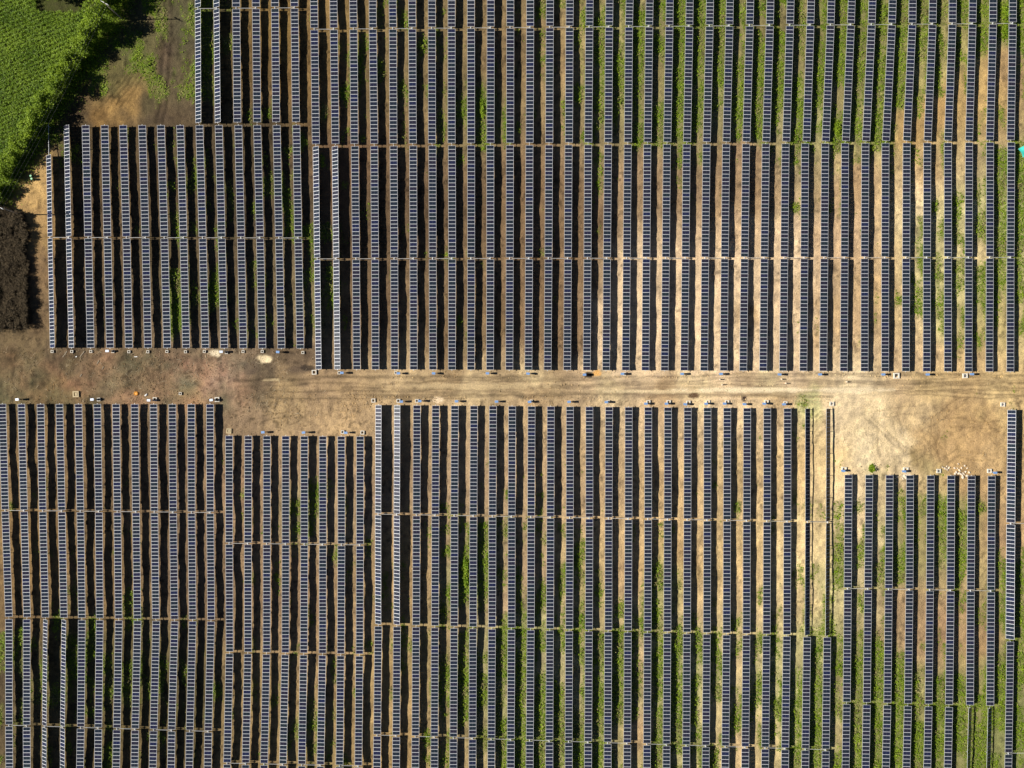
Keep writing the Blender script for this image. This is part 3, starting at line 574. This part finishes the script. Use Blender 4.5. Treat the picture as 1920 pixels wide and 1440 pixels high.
mb = MB(); mb.box((0, 0, 0), (.74, .44, .5)); CAB_B = mb.mesh('cabinet', [M['blue']], bevel=.03); mb = MB(); mb.box((0, 0, 0), (.74, .44, .5)); CAB_W = mb.mesh('cabinet', [M['pale']], bevel=.03)
def hood_mesh(mat):
    mb = MB(); mb.add([(-.46, -.29, .0), (.44, -.29, .10), (.44, .29, .10), (-.46, .29, .0), (-.46, -.29, .03), (.44, -.29, .13), (.44, .29, .13), (-.46, .29, .03)],
           [(3, 2, 1, 0), (4, 5, 6, 7), (0, 1, 5, 4), (1, 2, 6, 5), (2, 3, 7, 6), (3, 0, 4, 7)]); return mb.mesh('sun_hood', [mat])
HOOD_B = hood_mesh(M['blue']); HOOD_W = hood_mesh(M['pale'])
mb = MB(); mb.box((0, 0, .4), (.07, .07, 1.4)); LEG = mb.mesh('leg', [M['steel']])
mb = MB(); mb.tube((0, 0, -.2), (0, 0, .85), .05, n=8); mb.tube((.12, 0, -.2), (.12, 0, .85), .04, n=8); DUCT = mb.mesh('cable_duct', [M['dark']])
def inverter(px, py, white=False):
    x, y = W(px, py, 1.35); z = zat(x, y)
    root = empty('inverter_cabinet', (x, y, z), (0, 0, random.uniform(-.12, .12)))
    cb = link('cabinet', CAB_W if white else CAB_B, root, (0, 0, 1.05)); link('sun_hood', HOOD_W if white else HOOD_B, cb, (0, 0, .26))
    for s in (-.32, .32): link('leg', LEG, root, (s, .12, -.25))
    link('cable_duct', DUCT, root, (-.05, -.1, 0))
    bk, ci = near_row((x, y), 0)
    lab = ('pale ' if white else 'blue ') + 'inverter cabinet by the ' + ordw(ci + 1) + ' row of ' + WHERE[bk] if bk[0] != 'I' else 'blue inverter cabinet left of the glaring row at the right edge'
    tag(root, lab, 'inverter', 'inverter cabinets at the row ends')
for px, py in [(98, 659), (134.5, 659), (170, 659), (211.5, 659), (242, 659.5), (277, 659.5), (312.5, 659), (347.5, 659.5), (383, 659), (424, 661), (455.5, 659), (492, 659), (568, 661)]: pit(px, py, .74)
for px, py, s in [(589, 698, 1.25), (636, 699, .8), (742, 699, .7), (1681, 704.5, 1.5), (700, 751, 1.05), (747, 751.5, 1.0), (781.5, 751.5, .9), (185, 749, .9), (290, 748.5, 1.1), (407, 749, 1.2), (338, 738, .7), (642, 810, .9), (679.5, 811, 1.1),
                  (1171, 701, .8), (1216, 754, 1.0), (1254, 754, 1.1), (1291, 755, 1.1), (1328, 754, 1.0), (1363.5, 754, 1.1), (1437.5, 754, 1.1), (1473, 756, 1.0), (1583, 880, 1.2), (1699, 881, 1.3), (996, 752, .7), (1140.5, 753, .7)]: pit(px, py, s)
for px, py, s in [(1560, 757, 1.1), (1760, 883, 1.15), (1855.5, 883, 1.1), (1881, 758.5, 1.15), (1810, 704.5, 1.25)]: pit(px, py, s, 'lid')
pit(142, 739, 1.6, 'tan'); pit(429, 808, 1.3, 'tan')
for px, py in [(200.5, 658), (414.5, 659.5), (32, 749), (172.5, 749), (278.5, 750.5), (396, 750)]: inverter(px, py, True)
for px, py in [(521, 660), (641, 699), (747, 700), (813, 700), (914, 700), (990, 700.5), (1096, 702.5), (1167, 701), (1279, 701), (1352, 701), (1462, 702), (1538, 702), (1656.5, 702), (1740, 702), (1823, 701.5),
               (493, 810.5), (569, 811), (648, 811.5), (752.5, 753), (787, 752), (856, 752.5), (931, 753), (993, 753.5), (1067, 753.5), (1137, 754), (1211, 757), (1249.5, 757), (1285, 758), (1324, 757), (1359, 757), (1396, 758), (1433, 757), (1470.5, 758),
               (1581.5, 883), (1696, 884), (1866.5, 886.5)]: inverter(px, py)

groups_ = {}
for o in bpy.data.objects:
    if o.parent is None and o.get('category') in ('cable pit', 'inverter'): groups_.setdefault(o['label'], []).append(o)
for lb, os_ in groups_.items():
    if len(os_) > 1:
        os_.sort(key=lambda o: o.location.x)
        for o, w_ in zip(os_, {2: ['left-hand', 'right-hand'], 3: ['left-hand', 'middle', 'right-hand']}[len(os_)]): o['label'] = w_ + ' ' + lb

# ------------------------------------------------------------------ utility poles and their wires
def pole(base, label, h=10.2, ang=0.0):
    x, y = W(*base); root = empty('utility_pole', (x, y, 0), (0, 0, ang))
    mb = MB(); mb.tube((0, 0, -.3), (0, 0, h), .17, .11, n=10); link('pole', mb.mesh('pole', [M['wood']], True), root)
    mb = MB(); mb.box((0, 0, h - .35), (2.2, .13, .15)); ca = link('crossarm', mb.mesh('crossarm', [M['white']]), root)
    for s in (-.95, 0, .95):
        mb = MB(); mb.tube((s, 0, h - .26), (s, 0, h - .05), .06, .05, n=8); mb.tube((s, 0, h - .05), (s, 0, h + .02), .09, .03, n=8); link('insulator', mb.mesh('insulator', [M['white']]), ca)
    tag(root, label, 'utility pole', 'utility poles along the hedge'); return root, h
P1, h1 = pole((229, 36), 'tall utility pole with white crossarm beside the hedge at the top', ang=math.radians(-30))
P2, h2 = pole((40, 402.5), 'utility pole in shadow above the brown scrub at the left', ang=math.radians(-30))
for s, wl_ in ((-.95, 'left-hand'), (0, 'middle'), (.95, 'right-hand')):
    off = Vector((s * math.cos(math.radians(-30)), s * math.sin(math.radians(-30)), 0))
    a = P1.location + off + Vector((0, 0, h1)); c = P2.location + off + Vector((0, 0, h2)); mb = MB(); prev = None
    for k in range(17):
        t = k / 16; q = a.lerp(c, t) - Vector((0, 0, 1.0 * 4 * t * (1 - t)))
        if prev is not None: mb.tube(prev, q, .012, n=5, caps=False)
        prev = q
    tag(link('power_wire', mb.mesh('power_wire', [M['wire']])), wl_ + ' overhead wire strung between the two utility poles', 'wire', 'overhead wires along the hedge')

# ------------------------------------------------------------------ small things on the ground
for i, (px, py, lb) in enumerate([(1350, 711.5, 'pale marker stone on the road, upper of a close pair'), (1354.5, 721.5, 'pale marker stone on the road, lower of a close pair'), (1466, 711, 'pale marker stone between an inverter cabinet and the road'), (1474, 718.5, 'pale marker stone on the road, fourth from the left'), (1588, 716, 'pale marker stone alone on the road near the sandy yard')]):
    x, y = W(px, py, .5); z = zat(x, y); mb = MB(); mb.box((0, 0, .35), (.34, .26, .9), taper=.6); mb.box((0, 0, .84), (.22, .18, .1), taper=.5)
    o = link('marker_stone', mb.mesh('marker_stone', [M['stone']]), None, (x, y, z), (0, 0, random.uniform(0, 3)))
    tag(o, lb, 'marker stone', 'marker stones along the road')
def rock_mesh(seed):
    r_ = random.Random(seed); bm = bmesh.new(); bmesh.ops.create_icosphere(bm, subdivisions=1, radius=.5)
    for v in bm.verts: v.co *= r_.uniform(.7, 1.2); v.co.z *= .6
    me = bpy.data.meshes.new('rock'); bm.to_mesh(me); bm.free(); me.materials.append(M['stone']); return me
RK = [rock_mesh(i) for i in range(5)]
for i in range(34):
    if i < 24: px = random.gauss(1803, 7); py = random.gauss(884, 6); lab = 'pale broken stone in the heap above the sixth row below the yard'; grp = 'stones of the larger heap'
    elif i < 30: px = random.gauss(1776, 4); py = random.gauss(879, 3.5); lab = 'pale broken stone in the small heap left of the larger one'; grp = 'stones of the small heap'
    else: px = random.gauss(1697, 5); py = random.gauss(894, 3); lab = 'pale rubble stone under the inverter below the sandy yard'; grp = 'rubble stones by the inverter'
    x, y = W(px, py); s = random.uniform(.45, 1.0)
    tag(link('rock', RK[i % 5], None, (x, y, zat(x, y) + .1 * s), (random.uniform(-.4, .4), random.uniform(-.4, .4), random.uniform(0, 6)), (s, s * random.uniform(.6, 1), s * .8)), lab, 'rock', grp)
for k, (px, py) in enumerate([(57.5, 329.5), (59, 335)]):
    x, y = W(px, py, 1.1); mb = MB(); mb.tube((0, 0, 0), (0, 0, .95), .3, .31, n=16); root = empty('drum', (x, y, zat(x, y)))
    link('barrel', mb.mesh('barrel', [M['dgreen']]), root); mb = MB(); mb.tube((0, 0, .952), (0, 0, 1.08), .31, .26, n=16); link('lid', mb.mesh('lid', [M['green']]), root)
    tag(root, ['green drum with pale lid by the hedge, upper of two', 'green drum with pale lid by the hedge, lower of two'][k], 'drum', 'green drums by the hedge')
x, y = W(273.5, 741); mb = MB(); mb.box((0, 0, .12), (.7, .45, .24), taper=.7, rz=.6); mb.box((.25, .25, .1), (.4, .35, .2), taper=.6, rz=.2)
tag(link('cement_bag', mb.mesh('cement_bag', [M['white']], bevel=.05), None, (x, y, zat(x, y))), 'torn white sack lying left of the dark pit below the brown lot', 'sack')
x, y = W(1921, 283); mb = MB(); N_ = 8
for i in range(N_):
    for j in range(N_):
        pass
vs = []; fs = []
for j in range(N_ + 1):
    for i in range(N_ + 1):
        u, v = i / N_ - .5, j / N_ - .5; vs.append((u * 3.4, v * 2.6, 1.0 + .12 * math.sin(9 * u + 4 * v) + .1 * math.cos(7 * v)))
nn = len(vs); vs += [(a, b2, c - .03) for a, b2, c in vs]
for j in range(N_):
    for i in range(N_):
        q = j * (N_ + 1) + i; fs.append((q, q + 1, q + N_ + 2, q + N_ + 1)); fs.append((nn + q, nn + q + N_ + 1, nn + q + N_ + 2, nn + q + 1))
mb.add(vs, fs); root = empty('shelter', (x, y, 0), (0, 0, math.radians(28))); link('tarpaulin', mb.mesh('tarpaulin', [M['teal']], True), root)
mb = MB(); mb.tube((0, 0, 0), (0, 0, 1.0), .04, n=6); SP = mb.mesh('pole', [M['wood']])
for sx in (-1.6, 1.6):
    for sy in (-1.2, 1.2): link('pole', SP, root, (sx, sy, 0))
tag(root, 'teal tarpaulin shelter cut by the right edge', 'shelter')
for i, (px, py, ln, a, lb) in enumerate([(142, 669, .75, .1, 'white plank scrap below the second row of the hedge block'), (184, 679, 1.0, 1.0, 'pale stick on the brown lot left of another'), (193, 690, .8, 1.1, 'pale stick on the brown lot, the middle one of three'), (152, 704, .8, 1.0, 'pale stick lowest on the brown lot'), (122, 664, 1.9, .95, 'long pale timber below the first row of the hedge block'), (154, 664, 1.9, .9, 'long pale timber below the second row of the hedge block'), (255, 669, .8, .0, 'white scrap below the fifth row of the hedge block')]):
    x, y = W(px, py); mb = MB(); mb.box((0, 0, .05), (ln, .16, .07)); mb.box((ln * .42, .05, .1), (.12, .22, .06), rz=.5)
    tag(link('plank', mb.mesh('plank', [M['wood'] if i not in (0, 6) else M['white']]), None, (x, y, zat(x, y) + .03), (0, 0, a)), lb, 'plank', 'timber scraps on the brown lot')
x, y = W(257, 738); mb = MB()
mb.tube((0, 0, .0), (0, 0, .25), .45, .35, n=14); mb.tube((0, 0, .25), (0, 0, .32), .36, .2, n=14)
tag(link('cable_coil', mb.mesh('cable_coil', [M['orange']]), None, (x, y, zat(x, y))), 'coil of orange cable duct on the brown lot', 'cable coil')

# ------------------------------------------------------------------ weeds and grass in the alleys
def scatter(n, x0, x1, y0, y1):
    px = rng.uniform(x0, x1, n); py = rng.uniform(y0, y1, n); return px, py
px, py = scatter(420000, -20, 1940, -20, 1460)
g = green_f(px, py)
hedge_side = (px < 215 - py * .55)
keep = (rng.uniform(0, 1, len(px)) < g * .8) & ~hedge_side & ~((px < 70) & (py < 640))
px, py, g = px[keep], py[keep], g[keep]
X = (px - 960) / S; Y = (720 - py) / S; Z = hgt(X, Y)
tall = fbm(X, Y, 4, 15, 3); hh = (.10 + .34 * np.clip((tall - .42) * 3, 0, 1.5) * g)
V = []
for k in range(3):
    c = np.stack([X + rng.normal(0, .08, len(X)), Y + rng.normal(0, .08, len(X)), Z + hh * rng.uniform(.1, 1.0, len(X))], 1)
    V.append(leaves(c, .18 + .34 * rng.uniform(0, 1, len(X)) * (.5 + g), .10 + .15 * rng.uniform(0, 1, len(X)), rng.uniform(-.1, .75, len(X))))
VV = np.concatenate(V); dk = rng.uniform(0, 1, len(VV)) < np.tile(.06 + .5 * smooth(.5, .68, fbm(X, Y, 5.0, 141, 3)), 3)
tag(link('dry_grass', quads_mesh('dry_grass', VV[dk], M['drystalk'])), 'dry yellowish weeds mixed into the green growth between the rows', 'weeds', kind='stuff'); V = [VV[~dk]]
tag(link('grass', quads_mesh('grass', np.concatenate(V), M['weed'])), 'green weeds and grass growing between the solar rows', 'weeds', kind='stuff')

# loose clods and dry stalks on the churned lots and the verges of the road
def zone(n):
    px = rng.uniform(-5, 1925, n); py = rng.uniform(640, 905, n)
    w = np.where((px < 440) & (py > 655) & (py < 757), .9, 0) + np.where((px > 430) & (px < 700) & (py > 728) & (py < 815), 1.0, 0) + np.where((px > 440) & (px < 600) & (py > 655) & (py < 705), 1.0, 0)
    w = w + np.where((px > 580) & (np.abs(py - 702) < 7), .8, 0) + np.where((px > 690) & (px < 1560) & (np.abs(py - 751) < 8), .9, 0) + np.where((px > 1560) & (px < 1890) & (py > 755) & (py < 890), .25, 0) + np.where((px > 430) & (np.abs(py - 722) < 16), .12, 0)
    k = rng.uniform(0, 1, n) < np.clip(w, 0, 1) * smooth(.38, .62, fbm(px, py, 26, 44, 3)); return px[k], py[k]
px, py = zone(60000); n = len(px); X = (px - 960) / S; Y = (720 - py) / S; Z = hgt(X, Y)
r0 = .07 + .22 * rng.uniform(0, 1, n) ** 3; a0 = rng.uniform(0, 6.28, n); V = np.zeros((n, 5, 3))
for q in range(4):
    rr_ = r0 * rng.uniform(.7, 1.3, n); V[:, q] = np.stack([X + np.cos(a0 + q * 1.571) * rr_, Y + np.sin(a0 + q * 1.571) * rr_, Z - .05], 1)
V[:, 4] = np.stack([X + rng.normal(0, .03, n), Y + rng.normal(0, .03, n), Z + r0 * rng.uniform(.5, 1.0, n)], 1)
b0 = np.arange(n) * 5; F = np.stack([np.stack([b0 + q, b0 + (q + 1) % 4, b0 + 4], 1) for q in range(4)], 1).reshape(-1, 3)
cm = bpy.data.meshes.new('soil_clods'); cm.vertices.add(5 * n); cm.vertices.foreach_set('co', V.reshape(-1).astype(np.float32))
cm.loops.add(len(F) * 3); cm.loops.foreach_set('vertex_index', F.reshape(-1).astype(np.int32)); cm.polygons.add(len(F)); cm.polygons.foreach_set('loop_start', np.arange(0, len(F) * 3, 3, dtype=np.int32))
cc_ = np.clip(lookup(soil_c, px, py) / CAL * rng.uniform(.65, 1.15, n)[:, None], .01, .7)
ca_ = cm.color_attributes.new('soil', 'FLOAT_COLOR', 'POINT'); ca_.data.foreach_set('color', np.repeat(np.concatenate([cc_, np.ones((n, 1))], 1), 5, axis=0).reshape(-1).astype(np.float32))
cm.materials.append(M['soil']); cm.update(calc_edges=True)
tag(link('soil_clods', cm), 'loose clods of soil on the churned lots and road verges', 'soil clods', kind='stuff')
px, py = zone(6000); n = len(px); X = (px - 960) / S; Y = (720 - py) / S; Z = hgt(X, Y) + .09
c = np.stack([X, Y, Z], 1)
tag(link('dry_straw', quads_mesh('dry_straw', leaves(c, .4 + 1.5 * rng.uniform(0, 1, n) ** 2, .05 + .07 * rng.uniform(0, 1, n), rng.uniform(-.03, .08, n), az=rng.normal(.9, .9, n)), M['straw'])), 'pale dry straw lying on the churned lots', 'straw', kind='stuff')

# leafy bushes that stand out between the rows
def bush(px, py, rx, ry, h, n, label):
    x, y = W(px, py); root = empty('leafy_shrub', (x, y, zat(x, y)))
    u = rng.normal(0, 1, (n, 3)); u /= np.linalg.norm(u, axis=1)[:, None]; u[:, 2] = np.abs(u[:, 2]); r = rng.uniform(.45, 1.0, n) ** .5
    lump = .35 + 1.1 * vn(u[:, 0] * 3 + px, u[:, 1] * 3 + u[:, 2] * 2, .8, seed=int(px))
    c = u * (r * lump)[:, None] * np.array([rx, ry, h]); c[:, 2] = np.maximum(c[:, 2], .05)
    link('foliage', quads_mesh('foliage', leaves(c, rng.uniform(.22, .5, n), rng.uniform(.14, .28, n), rng.uniform(-.2, .7, n)), M['weed']), root)
    mb = MB()
    for k in range(5):
        a = rng.uniform(0, 6.28); mb.tube((0, 0, -.1), (math.cos(a) * rx * .5, math.sin(a) * ry * .5, h * .7), .03, .01, n=5)
    link('stem', mb.mesh('stem', [M['bark']]), root); tag(root, label, 'shrub', 'shrubs between the solar rows')
for a in [(873, 1062, .8, 2.2, 1.0, 420, 'bright green shrub between the fifth and sixth rows of the lower block'), (873, 1088, .75, 1.8, .9, 360, 'bright green shrub just below the larger one between fifth and sixth rows'),
          (1884, 25, 1.0, 2.4, 1.3, 520, 'large leafy shrub in the top right corner'), (1883, 62, .95, 2.2, 1.1, 460, 'leafy shrub just below the top right corner shrub'), (904, 205, .5, 3.0, .7, 420, 'narrow green shrub beside the ninth row of the top band'),
          (1633, 877, .7, 1.2, .9, 300, 'lone shrub standing at the lower edge of the sandy yard'), (1569, 243, .9, 1.8, .9, 380, 'green shrub at the lower end of the top band')]: bush(*a)

# ------------------------------------------------------------------ hedge trees, crop and dry scrub
def tree(px, py, r, h, n, label):
    x, y = W(px, py); root = empty('hedge_tree', (x, y, 0)); mb = MB()
    mb.tube((0, 0, -.2), (.1, 0, h * .55), .16, .08, n=8)
    for k in range(6):
        a = k * 1.05 + rng.uniform(-.3, .3); z0 = h * rng.uniform(.2, .5)
        mb.tube((.05, 0, z0), (math.cos(a) * r * .6, math.sin(a) * r * .6, z0 + h * rng.uniform(.2, .38)), .06, .02, n=6)
    link('trunk', mb.mesh('trunk', [M['bark']]), root)
    nc = 26; cc = []
    for k in range(nc):
        a = rng.uniform(0, 6.28); q = rng.uniform(0, 1) ** .5 * r * .72; zz = h * rng.uniform(.28, .86)
        cc.append((math.cos(a) * q, math.sin(a) * q, zz * (1 - .25 * (q / r) ** 2), rng.uniform(.5, .95) * r * .5))
    cc = np.array(cc); w = rng.integers(0, nc, n); u = rng.normal(0, 1, (n, 3)); u /= np.linalg.norm(u, axis=1)[:, None]
    c = cc[w, :3] + u * (cc[w, 3] * rng.uniform(.55, 1.08, n))[:, None] * np.array([1, 1, .85])
    c[:, 2] = np.maximum(c[:, 2], .3)
    link('crown', quads_mesh('crown', leaves(c, rng.uniform(.25, .55, n), rng.uniform(.16, .34, n), rng.uniform(-.5, .8, n)), M['hedge']), root)
    tag(root, label, 'tree', 'trees of the hedge along the crop field')
HT = [(262, -14, 2.8, 8.6), (240, 14, 2.7, 8.4), (220, 46, 2.6, 7.4), (203, 74, 2.3, 6.2), (185, 98, 2.2, 5.6), (168, 122, 2.2, 5.6), (152, 147, 2.1, 5.4), (136, 172, 2.1, 5.5), (120, 198, 2.1, 5.6), (104, 224, 2.1, 5.4), (88, 250, 2.2, 5.6), (72, 276, 2.2, 5.6), (56, 302, 2.2, 5.2), (38, 330, 2.3, 5.0), (22, 360, 2.3, 4.6), (6, 392, 2.4, 4.6)]
for i, (a, b2, r, h) in enumerate(HT):
    tree(a - 24 + random.uniform(-4, 4), b2, r * random.uniform(1.1, 1.45), h * random.uniform(.88, 1.25) + .5, int(2600 * r * h / 12), ordw(i + 1) + ' hedge tree counted down from the top edge')
tree(96, -10, 3.4, 8.0, 4200, 'tree at the top edge standing in the crop field')
# crop field: rows of leafy plants
cr = []
for ry in np.arange(-30, 460, 8.6):
    xs = np.arange(-30, 240, 1.25) + rng.normal(0, .5); cr.append(np.stack([xs + rng.normal(0, .5, len(xs)), ry - xs * .42 + rng.normal(0, .8, len(xs))], 1))
cr = np.concatenate(cr); lim = 196 - cr[:, 1] * .60
cr = cr[(cr[:, 0] < lim - 8) & (cr[:, 1] < 335) & ~((cr[:, 1] < 24) & (cr[:, 0] > 70))]
X, Y = W(cr[:, 0], cr[:, 1]); V = []
hs = 1.0 + .5 * fbm(X, Y, 5, 21, 2)
for k in range(10):
    c = np.stack([X, Y, hs * rng.uniform(.15, 1.0, len(X))], 1); V.append(leaves(c, rng.uniform(.4, .85, len(X)), rng.uniform(.09, .18, len(X)), rng.uniform(.0, .6, len(X))))
tag(link('crop', quads_mesh('crop', np.concatenate(V), M['crop'])), 'green crop field left of the hedge', 'crop', kind='stuff')
n = 30000
sx_ = rng.uniform(-25, 56, n); sy_ = rng.uniform(386, 632, n); edge = 42 + 24 * fbm(sy_, sy_ * 0 + 3, 34, 4, 3) + (sy_ - 412) * .03 + rng.normal(0, 1.6, n)
ok = (sx_ < edge) & (sy_ > 390 + (sx_ - 10) * .35) & (sy_ < 598 + 40 * fbm(sx_, sx_ * 0, 16, 8, 3) + rng.normal(0, 4, n)) & (fbm(sx_, sy_, 9, 12, 3) > .36); sx_, sy_ = sx_[ok], sy_[ok]
X, Y = W(sx_, sy_); hs = .5 + 2.2 * fbm(X, Y, 3, 23, 3); V = []
for k in range(5):
    c = np.stack([X, Y, hs * rng.uniform(.05, .95, len(X))], 1); V.append(leaves(c, rng.uniform(.3, .8, len(X)), rng.uniform(.05, .16, len(X)), rng.uniform(-.2, .9, len(X))))
tag(link('dry_scrub', quads_mesh('dry_scrub', np.concatenate(V), M['dry'])), 'dead brown scrub at the left edge above the brown lot', 'scrub', kind='stuff')
# low growth in the hedge's foot
n = 26000; t = rng.uniform(0, 1, n); hx = 232 - 250 * t + rng.normal(0, 16, n) - 2; hy = -10 + 400 * t + rng.normal(0, 9, n)
X, Y = W(hx, hy); c = np.stack([X, Y, rng.uniform(.05, .9, n)], 1)
tag(link('undergrowth', quads_mesh('undergrowth', leaves(c, rng.uniform(.2, .5, n), rng.uniform(.1, .25, n), rng.uniform(-.1, .7, n)), M['hedge'])), 'low green undergrowth along the foot of the hedge', 'undergrowth', kind='stuff')
print('objects', len(bpy.data.objects))
